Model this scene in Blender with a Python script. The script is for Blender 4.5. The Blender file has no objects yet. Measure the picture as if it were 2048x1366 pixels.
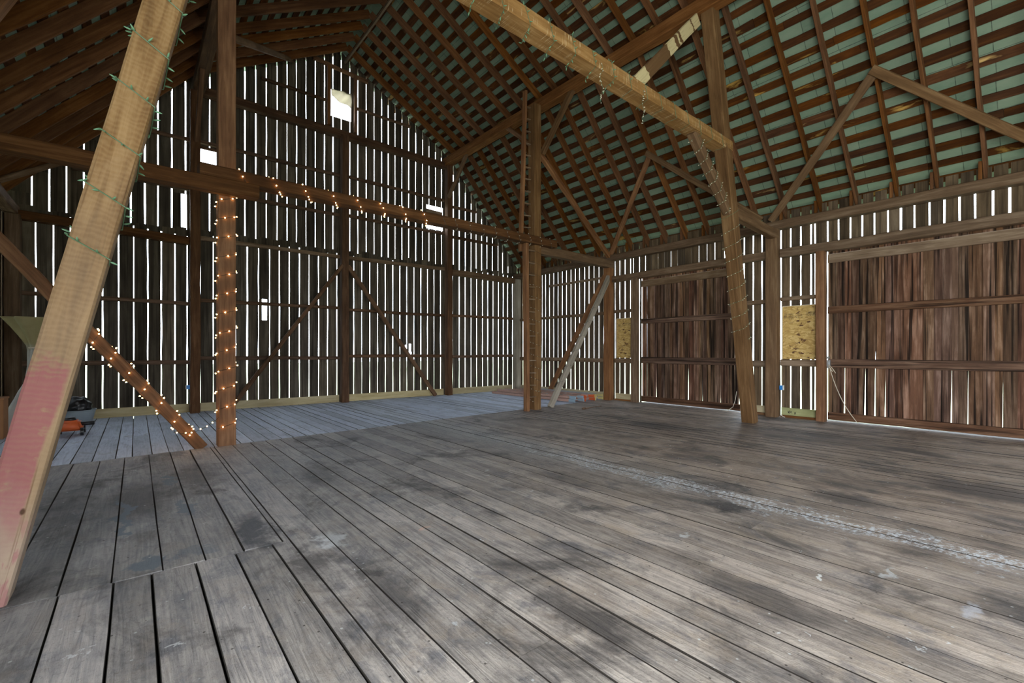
import bpy, bmesh, math, random
from mathutils import Vector, Matrix, noise

C = bpy.context.scene.collection
SC = bpy.context.scene
R = random.Random(7)

# ------------------------------------------------------------------ camera, world, light, exposure
YAW = math.atan(752/920)
cam_d = bpy.data.cameras.new('camera'); cam = bpy.data.objects.new('camera', cam_d); C.objects.link(cam)
cam.location = (0, 0, 1.47); cam.rotation_euler = (math.pi/2, 0, -YAW)
cam_d.sensor_width = 36; cam_d.lens = 36*920/2048; cam_d.shift_y = 20/2048; cam_d.clip_start = .05; cam_d.clip_end = 500
SC.camera = cam

W = bpy.data.worlds.new('overcast_sky'); SC.world = W; W.use_nodes = True
bg = W.node_tree.nodes['Background']
SKY = 9.0
bg.inputs[0].default_value = (.80, .90, 1.0, 1); bg.inputs[1].default_value = SKY

def area(name, loc, rot, sx, sy, power, col):
    l = bpy.data.lights.new(name, 'AREA'); l.shape = 'RECTANGLE'; l.size = sx; l.size_y = sy; l.energy = power; l.color = col
    o = bpy.data.objects.new(name, l); C.objects.link(o); o.location = loc; o.rotation_euler = rot
    return o
# fill lamps added as daylight, at unseen openings in left wall and near gable
area('added_daylight_left', (-2.2, -2.6, 2.0), (0, math.radians(-90), 0), 3.8, 4.6, 800, (1.0, .985, .96))
area('added_daylight_near', (5.3, -5.9, 1.6), (math.radians(90), 0, 0), 4.0, 2.8, 170, (1.0, .985, .96))

SC.view_settings.view_transform = 'Standard'; SC.view_settings.look = 'None'
SC.view_settings.gamma = 1; SC.view_settings.use_curve_mapping = False
SC.view_settings.exposure = 0.0
cy = SC.cycles
cy.max_bounces = 6; cy.diffuse_bounces = 4; cy.glossy_bounces = 2; cy.transmission_bounces = 2; cy.transparent_max_bounces = 4
cy.sample_clamp_indirect = 6; cy.caustics_reflective = False; cy.caustics_refractive = False
cy.use_denoising = True; cy.use_adaptive_sampling = True; cy.adaptive_threshold = .02

# ------------------------------------------------------------------ materials
class NT:
    def __init__(s, name):
        s.m = bpy.data.materials.new(name); s.m.use_nodes = True; s.t = s.m.node_tree
        s.b = s.t.nodes['Principled BSDF']
    def n(s, typ, **kw):
        x = s.t.nodes.new(typ)
        for k, v in kw.items():
            if k.startswith('i_'):
                k = k[2:]; k = int(k) if k.isdigit() else k
                x.inputs[k].default_value = v
            else: setattr(x, k, v)
        return x
    def l(s, a, b): s.t.links.new(a, b)
    def math(s, op, a, b=None, clamp=False):
        x = s.n('ShaderNodeMath', operation=op); x.use_clamp = clamp
        for i, v in enumerate((a, b)):
            if v is None: continue
            if hasattr(v, 'links'): s.l(v, x.inputs[i])
            else: x.inputs[i].default_value = v
        return x.outputs[0]
    def ramp(s, fac, stops, interp='LINEAR'):
        x = s.n('ShaderNodeValToRGB'); e = x.color_ramp.elements; x.color_ramp.interpolation = interp
        while len(e) < len(stops): e.new(.5)
        for k, (p, c) in zip(e, stops): k.position = p; k.color = (*c, 1)
        s.l(fac, x.inputs[0]); return x.outputs[0]
    def mix(s, f, a, b, bt='MIX'):
        x = s.n('ShaderNodeMix', data_type='RGBA', blend_type=bt)
        for k, v in ((0, f), (6, a), (7, b)):
            if hasattr(v, 'links'): s.l(v, x.inputs[k])
            elif k == 0: x.inputs[0].default_value = v
            else: x.inputs[k].default_value = (*v, 1)
        return x.outputs[2]
    def noise(s, vec, scale, detail=4, rough=.55, dist=0):
        x = s.n('ShaderNodeTexNoise', i_Scale=scale, i_Detail=detail, i_Roughness=rough, i_Distortion=dist); s.l(vec, x.inputs['Vector']); return x.outputs[0]
    def mapv(s, vec, scale, off=None):
        x = s.n('ShaderNodeMapping', i_Scale=scale); s.l(vec, x.inputs[0])
        if off is not None: s.l(off, x.inputs['Location'])
        return x.outputs[0]
    def bump(s, h, st, dist=.01):
        x = s.n('ShaderNodeBump', i_Strength=st, i_Distance=dist); s.l(h, x.inputs['Height']); s.l(x.outputs[0], s.b.inputs['Normal'])

def thr(t, v, a, b):
    return t.math('MULTIPLY', t.math('SUBTRACT', v, a), 1/(b-a), True)

def wood(name, cols, axis='X', island=False, rough=.8, var=.35, grain=18, long=1.1, blot=None, blotT=(.55, .68), streak=.0, bump=.35, huev=.0, spots=None, saw=False, scratch=False):
    t = NT(name)
    tc = t.n('ShaderNodeTexCoord'); base = tc.outputs['Object']
    rnd = t.n('ShaderNodeNewGeometry').outputs['Random Per Island'] if island else t.n('ShaderNodeObjectInfo').outputs['Random']
    off = t.n('ShaderNodeCombineXYZ'); r1 = t.math('MULTIPLY', rnd, 91.7)
    for i in range(3): t.l(r1, off.inputs[i])
    sc = {'X': (long, grain, grain), 'Y': (grain, long, grain), 'Z': (grain, grain, long)}[axis]
    v = t.mapv(base, sc, off.outputs[0])
    g = t.noise(v, 1.0, 7, .62, .7)
    v2 = t.mapv(base, tuple(1.3 if s == long else 4 for s in sc), off.outputs[0])
    g2 = t.noise(v2, 1.2, 4, .6, .3)
    f = t.math('ADD', t.math('MULTIPLY', g, .62), t.math('MULTIPLY', g2, .38))
    col = t.ramp(f, [(.30, cols[0]), (.5, cols[1]), (.70, cols[2])])
    if streak:   # dark weather streaks along the grain
        v3 = t.mapv(base, tuple(.35 if s == long else 16 for s in sc), off.outputs[0])
        s3 = t.noise(v3, 1.3, 3, .5)
        col = t.mix(t.math('MULTIPLY', thr(t, s3, .50, .62), streak), col, tuple(c*.22 for c in cols[0]))
    if blot:
        b = t.noise(t.mapv(base, tuple(.8 if s == long else 4 for s in sc), off.outputs[0]), 1.1, 5, .6, .5)
        col = t.mix(thr(t, b, *blotT), col, blot)
    if saw:
        wv = t.n('ShaderNodeTexWave', bands_direction='X', i_Scale=8.5, i_Distortion=2.5); wv.inputs['Detail'].default_value = 3
        t.l(base, wv.inputs[0])
        col = t.mix(t.math('MULTIPLY', wv.outputs[0], .16), col, (.62, .5, .33))
    if scratch:
        s4 = t.noise(t.mapv(base, (70, 1.5, 3.0)), 1.0, 3, .5); s5 = t.noise(t.mapv(base, (1.2, 6, 9)), 1.4, 4, .6)
        col = t.mix(t.math('MULTIPLY', t.math('MULTIPLY', thr(t, s4, .58, .66), thr(t, s5, .42, .58)), .75), col, (.74, .60, .38))
    if spots:
        vo = t.n('ShaderNodeTexVoronoi', i_Scale=22.0); t.l(t.mapv(base, tuple(.35 if s == long else 1 for s in sc)), vo.inputs[0])
        sp = t.math('LESS_THAN', vo.outputs[0], .11)
        col = t.mix(t.math('MULTIPLY', sp, .8), col, spots)
    hsv = t.n('ShaderNodeHueSaturation')
    t.l(col, hsv.inputs['Color'])
    t.l(t.math('ADD', t.math('MULTIPLY', rnd, var*2), 1-var), hsv.inputs['Value'])
    r2 = t.math('FRACT', t.math('MULTIPLY', rnd, 17.3))
    t.l(t.math('ADD', t.math('MULTIPLY', r2, .22), .90), hsv.inputs['Saturation'])
    if huev: t.l(t.math('ADD', t.math('MULTIPLY', t.math('FRACT', t.math('MULTIPLY', rnd, 7.7)), huev*2), .5-huev), hsv.inputs['Hue'])
    t.l(hsv.outputs[0], t.b.inputs['Base Color']); t.b.inputs['Roughness'].default_value = rough
    t.b.inputs['Specular IOR Level'].default_value = .2
    t.bump(f, bump, .012)
    return t.m

def plain(name, c, rough=.6, metal=0, emis=None, es=0, nz=0, nscale=20):
    t = NT(name)
    if nz:
        tc = t.n('ShaderNodeTexCoord'); n = t.noise(tc.outputs['Object'], nscale, 5)
        t.l(t.mix(n, tuple(x*(1-nz) for x in c), tuple(min(1, x*(1+nz)) for x in c)), t.b.inputs['Base Color'])
    else: t.b.inputs['Base Color'].default_value = (*c, 1)
    t.b.inputs['Roughness'].default_value = rough; t.b.inputs['Metallic'].default_value = metal
    if emis: t.b.inputs['Emission Color'].default_value = (*emis, 1); t.b.inputs['Emission Strength'].default_value = es
    return t.m

M = {}
M['timber'] = wood('old_timber', ((.085, .035, .014), (.19, .088, .038), (.33, .17, .078)), var=.25, spots=None)
M['timber_dark'] = wood('dark_old_timber', ((.040, .018, .008), (.095, .044, .019), (.19, .098, .046)), var=.15)
M['timber_grey'] = wood('weathered_timber', ((.075, .045, .025), (.16, .10, .06), (.28, .20, .135)), var=.25)
M['golden'] = wood('golden_timber', ((.18, .10, .04), (.30, .18, .078), (.44, .29, .14)), var=.08, saw=True, grain=14)
M['hewn'] = wood('hewn_beam', ((.075, .040, .018), (.145, .082, .040), (.25, .158, .085)), var=.1, grain=16)
M['hewn_scored'] = wood('scored_beam', ((.15, .078, .028), (.28, .155, .062), (.46, .285, .13)), var=.05, grain=16, scratch=True)
M['rafter'] = wood('rafter_wood', ((.060, .022, .008), (.135, .054, .018), (.23, .105, .04)), var=.25)
M['lath'] = wood('roof_lath_wood', ((.022, .007, .002), (.062, .022, .006), (.13, .05, .014)), axis='Y', island=True, var=.4, grain=12, long=.7, blot=(.42, .27, .09), blotT=(.62, .70))
M['girt'] = wood('girt_pole_wood', ((.05, .028, .015), (.12, .068, .04), (.22, .135, .085)), var=.3)
M['girt_pale'] = wood('pale_girt_wood', ((.09, .055, .032), (.18, .12, .075), (.32, .24, .17)), var=.15)
M['back'] = wood('gable_boards', ((.040, .031, .022), (.09, .073, .052), (.18, .152, .112)), axis='Z', island=True, var=.4, grain=11, long=.55, streak=.5)
M['side'] = wood('side_boards', ((.05, .035, .022), (.11, .078, .050), (.22, .165, .11)), axis='Z', island=True, var=.35, grain=11, long=.6, streak=.45)
M['door'] = wood('door_boards', ((.045, .022, .013), (.135, .074, .046), (.36, .235, .17)), axis='Z', island=True, var=.45, grain=15, long=.8, streak=.95, huev=.012)
M['rail'] = wood('door_rail_wood', ((.045, .022, .013), (.12, .065, .040), (.24, .15, .10)), axis='X', var=.1, streak=.8)
M['palegrey'] = wood('pale_grey_wood', ((.17, .14, .105), (.32, .275, .215), (.46, .41, .34)), var=.08)
M['new'] = wood('new_lumber', ((.36, .28, .15), (.50, .42, .25), (.62, .55, .36)), axis='X', var=.08, grain=9, bump=.1)
M['newgreen'] = wood('treated_lumber', ((.22, .24, .11), (.36, .37, .20), (.5, .5, .3)), axis='X', var=.05, grain=9, bump=.1)
t = NT('bark_striped_plank'); tc = t.n('ShaderNodeTexCoord'); o = tc.outputs['Object']
xx = t.n('ShaderNodeSeparateXYZ'); t.l(o, xx.inputs[0])
nn = t.noise(t.mapv(o, (3, 14, 14)), 1.2, 4, .6); gn = t.noise(t.mapv(o, (2, 30, 30)), 1.2, 5, .6)
ps = t.math('ADD', t.math('MULTIPLY', xx.outputs[0], 1/2.84), t.math('MULTIPLY', t.math('SUBTRACT', nn, .5), .06))
CR, BR = (.62, .52, .29), (.13, .065, .022)
col = t.ramp(ps, [(0, CR), (.10, BR), (.115, CR), (.30, BR), (.33, CR), (.35, BR), (.39, CR), (.50, BR), (.80, CR), (.93, BR)], 'CONSTANT')
col = t.mix(t.math('MULTIPLY', thr(t, gn, .5, .7), .4), col, (.20, .12, .05))
t.l(col, t.b.inputs['Base Color']); t.b.inputs['Roughness'].default_value = .8; M['striped'] = t.m
M['wire_green'] = plain('green_wire', (.10, .20, .11), .5)
M['wire_dark'] = plain('dark_wire', (.015, .02, .015), .5)
M['leafgreen'] = plain('green_lamp_holder', (.16, .34, .20), .5)
M['bulb_lit'] = plain('lit_bulb', (1, .7, .4), .3, emis=(1, .55, .2), es=26)
M['bulb_dim'] = plain('small_clear_bulb', (.75, .70, .55), .25, emis=(1, .85, .6), es=0)
M['white'] = plain('white_plastic', (.75, .75, .73), .4)
M['blue'] = plain('blue_plastic', (.02, .22, .62), .45)
M['rope'] = plain('pale_rope', (.62, .56, .45), .8)
M['metal'] = plain('galvanised_metal', (.45, .47, .48), .4, .7)
M['alu'] = plain('dull_aluminium', (.50, .50, .50), .45, .6, nz=.2)
M['fiber'] = plain('faded_pink_fibreglass', (.48, .30, .24), .6, nz=.25)
M['orange'] = plain('orange_plastic', (.62, .12, .03), .5)
M['bluegrey'] = plain('blue_grey_plastic', (.28, .38, .46), .5)
M['black'] = plain('black_plastic', (.012, .012, .014), .35)
M['card'] = plain('brown_board', (.36, .17, .07), .8, nz=.2, nscale=6)
M['tub'] = plain('grey_plastic_tub', (.32, .38, .42), .4)
M['yellow'] = plain('yellow_foam', (.6, .5, .2), .7)

# canvas
t = NT('dusty_canvas'); tc = t.n('ShaderNodeTexCoord')
n = t.noise(tc.outputs['Object'], 5, 5); sp = t.n('ShaderNodeSeparateXYZ'); t.l(tc.outputs['Object'], sp.inputs[0])
z = t.math('ADD', sp.outputs[2], t.math('MULTIPLY', t.math('SUBTRACT', n, .5), .3))
t.l(t.mix(thr(t, z, 1.45, 1.65), t.mix(n, (.33, .33, .31), (.5, .49, .44)), t.mix(n, (.25, .21, .09), (.42, .37, .19))), t.b.inputs['Base Color'])
t.b.inputs['Roughness'].default_value = .9; M['canvas'] = t.m

# painted post : golden wood with worn red paint on the foot and a chalky base (local X runs up the post)
t = NT('red_painted_golden_timber'); tc = t.n('ShaderNodeTexCoord'); o = tc.outputs['Object']
g = t.noise(t.mapv(o, (1.0, 14, 14)), 1.2, 7, .6, .6); g2 = t.noise(t.mapv(o, (1.4, 4, 4)), 1.3, 4)
f = t.math('ADD', t.math('MULTIPLY', g, .6), t.math('MULTIPLY', g2, .4))
col = t.ramp(f, [(.36, (.10, .050, .017)), (.5, (.205, .115, .045)), (.64, (.32, .20, .09))])
wv = t.n('ShaderNodeTexWave', bands_direction='X', i_Scale=9.0, i_Distortion=7.0); wv.inputs['Detail'].default_value = 3; wv.inputs['Detail Scale'].default_value = 1.5
t.l(o, wv.inputs[0]); w1 = wv.outputs[0]
col = t.mix(t.math('MULTIPLY', w1, .13), col, (.46, .33, .18))
sx = t.n('ShaderNodeSeparateXYZ'); t.l(o, sx.inputs[0]); X = sx.outputs[0]; Yc = sx.outputs[1]
edge = t.noise(t.mapv(o, (3.5, 7, 7)), 1.0, 4, .6)
grey = thr(t, t.math('ADD', X, t.math('MULTIPLY', edge, 1.2)), 3.6, 1.9)
col = t.mix(t.math('MULTIPLY', grey, .5), col, (.30, .225, .155))
# paint reaches 1.45 m, breaks up along the saw marks near its top, and is rubbed off along the right-hand edge
top = t.math('ADD', t.math('ADD', X, t.math('MULTIPLY', edge, .55)), t.math('MULTIPLY', w1, .05))
pa = thr(t, top, 1.80, 1.66)
lo = thr(t, t.math('ADD', X, t.math('MULTIPLY', edge, .8)), .62, .98)
side = thr(t, t.math('ADD', Yc, t.math('MULTIPLY', edge, .08)), .112, .094)
pm = t.math('MULTIPLY', t.math('MULTIPLY', pa, lo), side)
worn = thr(t, t.noise(t.mapv(o, (9, 5, 5)), 1.6, 5, .6), .72, .60)
pm = t.math('MULTIPLY', pm, worn)
pm = t.math('MULTIPLY', pm, t.math('SUBTRACT', 1.0, t.math('MULTIPLY', w1, .15)))
col = t.mix(t.math('MULTIPLY', pm, .80), col, (.27, .085, .098))
chalk = thr(t, t.math('ADD', X, t.math('MULTIPLY', edge, .5)), 1.0, .55)
col = t.mix(t.math('MULTIPLY', chalk, .5), col, (.42, .33, .27))
smear = t.math('MULTIPLY', thr(t, t.noise(t.mapv(o, (3, 12, 12)), 1.5, 4), .56, .62), chalk)
col = t.mix(t.math('MULTIPLY', smear, .6), col, (.30, .10, .12))
vo = t.n('ShaderNodeTexVoronoi', i_Scale=3.2); t.l(t.mapv(o, (.8, 1.3, 1.3)), vo.inputs[0])
col = t.mix(thr(t, vo.outputs[0], .07, .045), col, (.07, .035, .02))
ck = t.noise(t.mapv(o, (.5, 22, 22)), 1.0, 3, .5, .3)
col = t.mix(t.math('MULTIPLY', thr(t, ck, .62, .68), .7), col, (.10, .05, .02))
t.l(col, t.b.inputs['Base Color']); t.b.inputs['Roughness'].default_value = .75; t.b.inputs['Specular IOR Level'].default_value = .2
t.bump(t.math('ADD', f, t.math('MULTIPLY', w1, .25)), .3, .008); M['painted'] = t.m

# roof sheets (uv: u along the barn, v up the slope)
t = NT('green_roof_sheets'); tc = t.n('ShaderNodeTexCoord'); uv = tc.outputs['UV']
br = t.n('ShaderNodeTexBrick', offset=.03, offset_frequency=2, squash=1.0)
for k, v in (('Scale', 1.0), ('Mortar Size', .006), ('Mortar Smooth', .2), ('Brick Width', .46), ('Row Height', .46), ('Bias', 0.0)): br.inputs[k].default_value = v
br.inputs['Color1'].default_value = (.135, .215, .155, 1); br.inputs['Color2'].default_value = (.175, .25, .18, 1); br.inputs['Mortar'].default_value = (.035, .06, .045, 1)
t.l(uv, br.inputs[0])
n = t.noise(t.mapv(uv, (2, 5, 1)), 2.0, 6, .65)
col = t.mix(thr(t, n, .35, .7), br.outputs[0], (.24, .29, .22), 'MIX')
col = t.mix(.5, br.outputs[0], col)
t.l(col, t.b.inputs['Base Color']); t.b.inputs['Roughness'].default_value = .55; t.b.inputs['Specular IOR Level'].default_value = .35
t.bump(n, .12, .01); M['sheet'] = t.m

# osb board
t = NT('strand_board'); tc = t.n('ShaderNodeTexCoord'); o = tc.outputs['Object']
vo = t.n('ShaderNodeTexVoronoi', i_Scale=26.0); vo.inputs['Randomness'].default_value = 1
dn = t.n('ShaderNodeTexNoise', i_Scale=5.0, i_Detail=3.0); t.l(o, dn.inputs[0])
mv = t.n('ShaderNodeVectorMath', operation='MULTIPLY_ADD'); t.l(dn.outputs[1], mv.inputs[0]); mv.inputs[1].default_value = (.2, .2, .2); t.l(o, mv.inputs[2])
t.l(t.mapv(mv.outputs[0], (1, .55, 1.5)), vo.inputs[0])
hs = t.n('ShaderNodeSeparateXYZ'); t.l(vo.outputs['Color'], hs.inputs[0])
col = t.ramp(hs.outputs[0], [(0, (.44, .27, .08)), (.5, (.60, .40, .13)), (1, (.72, .53, .22))])
col = t.mix(thr(t, hs.outputs[1], .955, .965), col, (.12, .05, .02))
v4 = t.n('ShaderNodeTexVoronoi', i_Scale=9.0); t.l(t.mapv(mv.outputs[0], (1, .5, 1.6)), v4.inputs[0])
col = t.mix(thr(t, v4.outputs[0], .14, .10), col, (.14, .06, .02))
t.l(col, t.b.inputs['Base Color']); t.b.inputs['Roughness'].default_value = .7; M['osb'] = t.m

# floor
t = NT('worn_floor_boards'); tc = t.n('ShaderNodeTexCoord'); o = tc.outputs['Object']
ge = t.n('ShaderNodeNewGeometry'); rnd = ge.outputs['Random Per Island']
off = t.n('ShaderNodeCombineXYZ'); r1 = t.math('MULTIPLY', rnd, 57.1)
for i in range(3): t.l(r1, off.inputs[i])
xyz = t.n('ShaderNodeSeparateXYZ'); t.l(o, xyz.inputs[0]); FX, FY = xyz.outputs[0], xyz.outputs[1]
g = t.noise(t.mapv(o, (26, 1.6, 1), off.outputs[0]), 1.0, 8, .68, 1.1)
ring = t.noise(t.mapv(o, (9, .55, 1), off.outputs[0]), 1.0, 3, .5, .6)
wl = t.n('ShaderNodeVectorMath', operation='ADD'); t.l(o, wl.inputs[0]); wl.inputs[1].default_value = (31.3, 17.7, 0); wloc = wl.outputs[0]
rings = t.math('PINGPONG', t.math('MULTIPLY', ring, 16), 1.0)
big = t.noise(t.mapv(o, (.55, .38, 1)), 1.0, 5, .6, .4)
med = t.noise(t.mapv(o, (2.6, 1.5, 1)), 1.0, 6, .68, .3)
fine = t.noise(o, 60, 3, .6)
f = t.math('ADD', t.math('ADD', t.math('MULTIPLY', g, .40), t.math('MULTIPLY', med, .50)), t.math('MULTIPLY', rings, .10))
warm = t.ramp(f, [(.32, (.12, .105, .094)), (.45, (.33, .295, .265)), (.56, (.52, .465, .41)), (.70, (.68, .62, .55))])
brown = t.ramp(f, [(.32, (.10, .075, .055)), (.46, (.25, .192, .15)), (.58, (.38, .30, .24)), (.72, (.50, .41, .33))])
col = t.mix(thr(t, t.math('ADD', FX, t.math('MULTIPLY', big, 4)), 3.5, 8.0), warm, brown)
bl1 = t.noise(t.mapv(o, (2.4, 1.7, 1)), 1.6, 8, .72, .6); bl2 = t.noise(t.mapv(wloc, (3.1, 2.0, 1)), 1.3, 8, .74, .5)
col = t.mix(t.math('MULTIPLY', thr(t, bl1, .50, .66), .75), col, (.40, .325, .25))
col = t.mix(t.math('MULTIPLY', thr(t, bl2, .52, .66), .70), col, (.125, .125, .140))
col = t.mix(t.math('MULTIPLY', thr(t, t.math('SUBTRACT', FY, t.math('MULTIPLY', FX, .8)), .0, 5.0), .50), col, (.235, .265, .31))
spk = t.noise(o, 38, 5, .75)
col = t.mix(t.math('MULTIPLY', thr(t, spk, .56, .70), .55), col, (.06, .052, .048))
col = t.mix(t.math('MULTIPLY', thr(t, spk, .42, .30), .35), col, (.48, .44, .39))
# darker traffic stains
col = t.mix(t.math('MULTIPLY', thr(t, t.noise(t.mapv(o, (1.3, .9, 1)), 1.1, 7, .68, .5), .53, .64), .72), col, (.052, .048, .048))
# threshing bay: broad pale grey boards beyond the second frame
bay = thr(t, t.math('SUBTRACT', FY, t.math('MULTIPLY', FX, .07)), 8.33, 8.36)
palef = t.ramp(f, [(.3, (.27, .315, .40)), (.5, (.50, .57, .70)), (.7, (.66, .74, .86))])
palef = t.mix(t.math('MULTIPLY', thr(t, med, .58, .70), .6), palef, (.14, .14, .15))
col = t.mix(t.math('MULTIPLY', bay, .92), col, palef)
# individual stains: x, y, rx, ry, colour, strength
wob = t.n('ShaderNodeTexNoise', i_Scale=3.5, i_Detail=5.0, i_Roughness=.65); t.l(o, wob.inputs[0])
wv = t.n('ShaderNodeVectorMath', operation='MULTIPLY_ADD'); t.l(wob.outputs[1], wv.inputs[0]); wv.inputs[1].default_value = (.55, .55, 0); wv.inputs[2].default_value = (-.275, -.275, 0)
wa = t.n('ShaderNodeVectorMath', operation='ADD'); t.l(o, wa.inputs[0]); t.l(wv.outputs[0], wa.inputs[1])
def stain(col, x, y, rx, ry, c, st, soft=.55):
    mp = t.n('ShaderNodeMapping'); t.l(wa.outputs[0], mp.inputs[0]); mp.inputs['Location'].default_value = (-x/rx, -y/ry, 0); mp.inputs['Scale'].default_value = (1/rx, 1/ry, 0)
    ln = t.n('ShaderNodeVectorMath', operation='LENGTH'); t.l(mp.outputs[0], ln.inputs[0])
    return t.mix(t.math('MULTIPLY', thr(t, ln.outputs[1], 1.0, 1-soft), st), col, c)
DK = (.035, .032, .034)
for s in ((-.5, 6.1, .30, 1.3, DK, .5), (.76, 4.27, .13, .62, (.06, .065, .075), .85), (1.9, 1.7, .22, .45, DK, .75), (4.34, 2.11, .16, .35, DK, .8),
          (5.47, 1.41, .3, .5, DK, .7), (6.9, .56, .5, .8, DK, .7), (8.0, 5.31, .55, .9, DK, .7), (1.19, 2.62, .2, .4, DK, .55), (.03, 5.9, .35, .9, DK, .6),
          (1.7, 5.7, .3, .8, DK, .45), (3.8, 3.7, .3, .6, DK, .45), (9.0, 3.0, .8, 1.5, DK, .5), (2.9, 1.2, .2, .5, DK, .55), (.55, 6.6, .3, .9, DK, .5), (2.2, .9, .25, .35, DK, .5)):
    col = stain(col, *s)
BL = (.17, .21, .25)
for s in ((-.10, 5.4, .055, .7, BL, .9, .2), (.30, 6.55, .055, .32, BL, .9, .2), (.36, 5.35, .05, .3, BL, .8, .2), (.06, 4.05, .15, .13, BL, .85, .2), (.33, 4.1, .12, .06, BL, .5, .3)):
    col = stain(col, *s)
# white spatter: a scattered flaky band along the middle seam, and stray droppings
vb = t.n('ShaderNodeTexVoronoi', i_Scale=30.0); t.l(t.mapv(wa.outputs[0], (1, .55, 1)), vb.inputs[0])
band = t.math('MULTIPLY', thr(t, t.math('ABSOLUTE', t.math('SUBTRACT', FX, 4.64)), .48, .02), thr(t, FY, 9.5, 4.0))
bn = t.noise(t.mapv(o, (3.2, 1.3, 1)), 1.5, 7, .78)
flk = thr(t, t.math('ADD', bn, t.math('MULTIPLY', band, .30)), .69, .74)
flk = t.math('MULTIPLY', flk, thr(t, band, .03, .25))
fl2 = thr(t, t.noise(o, 26, 3, .7), .46, .58)
col = t.mix(t.math('MULTIPLY', t.math('MULTIPLY', flk, fl2), .95), col, (.66, .70, .74))
dust = t.math('MULTIPLY', thr(t, t.math('ABSOLUTE', t.math('SUBTRACT', FX, 4.64)), .7, .1), thr(t, FY, 1.0, 6.0))
col = t.mix(t.math('MULTIPLY', t.math('MULTIPLY', dust, thr(t, spk, .64, .44)), .55), col, (.42, .45, .46))
ve = t.n('ShaderNodeTexVoronoi', i_Scale=13.0); t.l(o, ve.inputs[0]); he = t.n('ShaderNodeSeparateXYZ'); t.l(ve.outputs['Color'], he.inputs[0])
col = t.mix(t.math('MULTIPLY', t.math('MULTIPLY', thr(t, ve.outputs[0], .12, .07), t.math('GREATER_THAN', he.outputs[0], .72)), .8), col, (.60, .61, .60))
vd = t.n('ShaderNodeTexVoronoi', i_Scale=5.5); t.l(wa.outputs[0], vd.inputs[0])
hsd = t.n('ShaderNodeSeparateXYZ'); t.l(vd.outputs['Color'], hsd.inputs[0])
dr = t.math('MULTIPLY', thr(t, vd.outputs[0], .085, .05), t.math('GREATER_THAN', hsd.outputs[0], .45))
col = t.mix(t.math('MULTIPLY', dr, .8), col, (.62, .63, .63))
vd2 = t.n('ShaderNodeTexVoronoi', i_Scale=9.0); t.l(o, vd2.inputs[0])
col = t.mix(t.math('MULTIPLY', thr(t, vd2.outputs[0], .07, .05), .8), col, (.03, .025, .02))
WH = (.62, .64, .65)
for s in ((1.19, 3.66, .10, .2, WH, .8, .5), (3.44, 1.05, .05, .03, (.8, .8, .78), 1, .4), (3.41, 2.0, .06, .05, WH, .9, .5), (3.89, .73, .14, .04, WH, .7, .5), (1.33, 2.11, .03, .04, WH, .8, .4), (3.73, .36, .12, .06, (.45, .46, .5), .7, .6), (1.89, 3.4, .09, .05, (.62, .42, .33), .7, .5)):
    col = stain(col, *s)
hsv = t.n('ShaderNodeHueSaturation'); t.l(col, hsv.inputs['Color'])
t.l(t.math('ADD', t.math('MULTIPLY', rnd, .36), .78), hsv.inputs['Value'])
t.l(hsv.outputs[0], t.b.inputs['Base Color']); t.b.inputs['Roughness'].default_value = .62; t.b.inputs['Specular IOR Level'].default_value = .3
t.bump(t.math('ADD', t.math('ADD', t.math('MULTIPLY', g, .6), t.math('MULTIPLY', rings, .12)), t.math('MULTIPLY', fine, .35)), .8, .010)
M['floor'] = t.m
M['under'] = plain('dark_underfloor', (.02, .016, .012), .95)
M['grass'] = plain('rough_grass', (.42, .46, .30), .95, nz=.25, nscale=3)

# ------------------------------------------------------------------ mesh helpers
def link(name, bm, mat, parent=None, smooth=False):
    me = bpy.data.meshes.new(name); bm.to_mesh(me); bm.free()
    if smooth:
        for p in me.polygons: p.use_smooth = True
    me.materials.append(mat)
    o = bpy.data.objects.new(name, me); C.objects.link(o)
    if parent is not None: o.parent = parent
    return o
def tag(o, label=None, cat=None, group=None, kind=None):
    if label: o['label'] = label
    if cat: o['category'] = cat
    if group: o['group'] = group
    if kind: o['kind'] = kind
    return o
def struct(name, bm, mat, smooth=False): return tag(link(name, bm, mat, None, smooth), kind='structure')
def thing(name, label, cat, loc=(0, 0, 0), group=None):
    o = bpy.data.objects.new(name, None); C.objects.link(o); o.location = loc; o.empty_display_size = .1
    return tag(o, label, cat, group)
def hexa(bm, P):
    v = [bm.verts.new(p) for p in P]
    for f in ((0, 3, 2, 1), (4, 5, 6, 7), (0, 1, 5, 4), (1, 2, 6, 5), (2, 3, 7, 6), (3, 0, 4, 7)): bm.faces.new([v[i] for i in f])
def box(bm, x0, x1, y0, y1, z0, z1):
    hexa(bm, [(x0, y0, z0), (x1, y0, z0), (x1, y1, z0), (x0, y1, z0), (x0, y0, z1), (x1, y0, z1), (x1, y1, z1), (x0, y1, z1)])
def loft(bm, rings, cap=True):
    vs = [[bm.verts.new(p) for p in r] for r in rings]; n = len(vs[0])
    for a, b in zip(vs, vs[1:]):
        for i in range(n): bm.faces.new((a[i], a[(i+1) % n], b[(i+1) % n], b[i]))
    if cap: bm.faces.new(vs[0][::-1]); bm.faces.new(vs[-1])
def section(w, h, c): return [(-w/2+c, -h/2), (w/2-c, -h/2), (w/2, -h/2+c), (w/2, h/2-c), (w/2-c, h/2), (-w/2+c, h/2), (-w/2, h/2-c), (-w/2, -h/2+c)]
def frame(p0, p1, up=(0, 0, 1)):
    p0, p1 = Vector(p0), Vector(p1); x = (p1-p0).normalized(); z = Vector(up); z = (z-x*z.dot(x)).normalized(); y = z.cross(x)
    m = Matrix((x, y, z)).transposed().to_4x4(); m.translation = p0
    return m, (p1-p0).length
FR = {}
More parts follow.
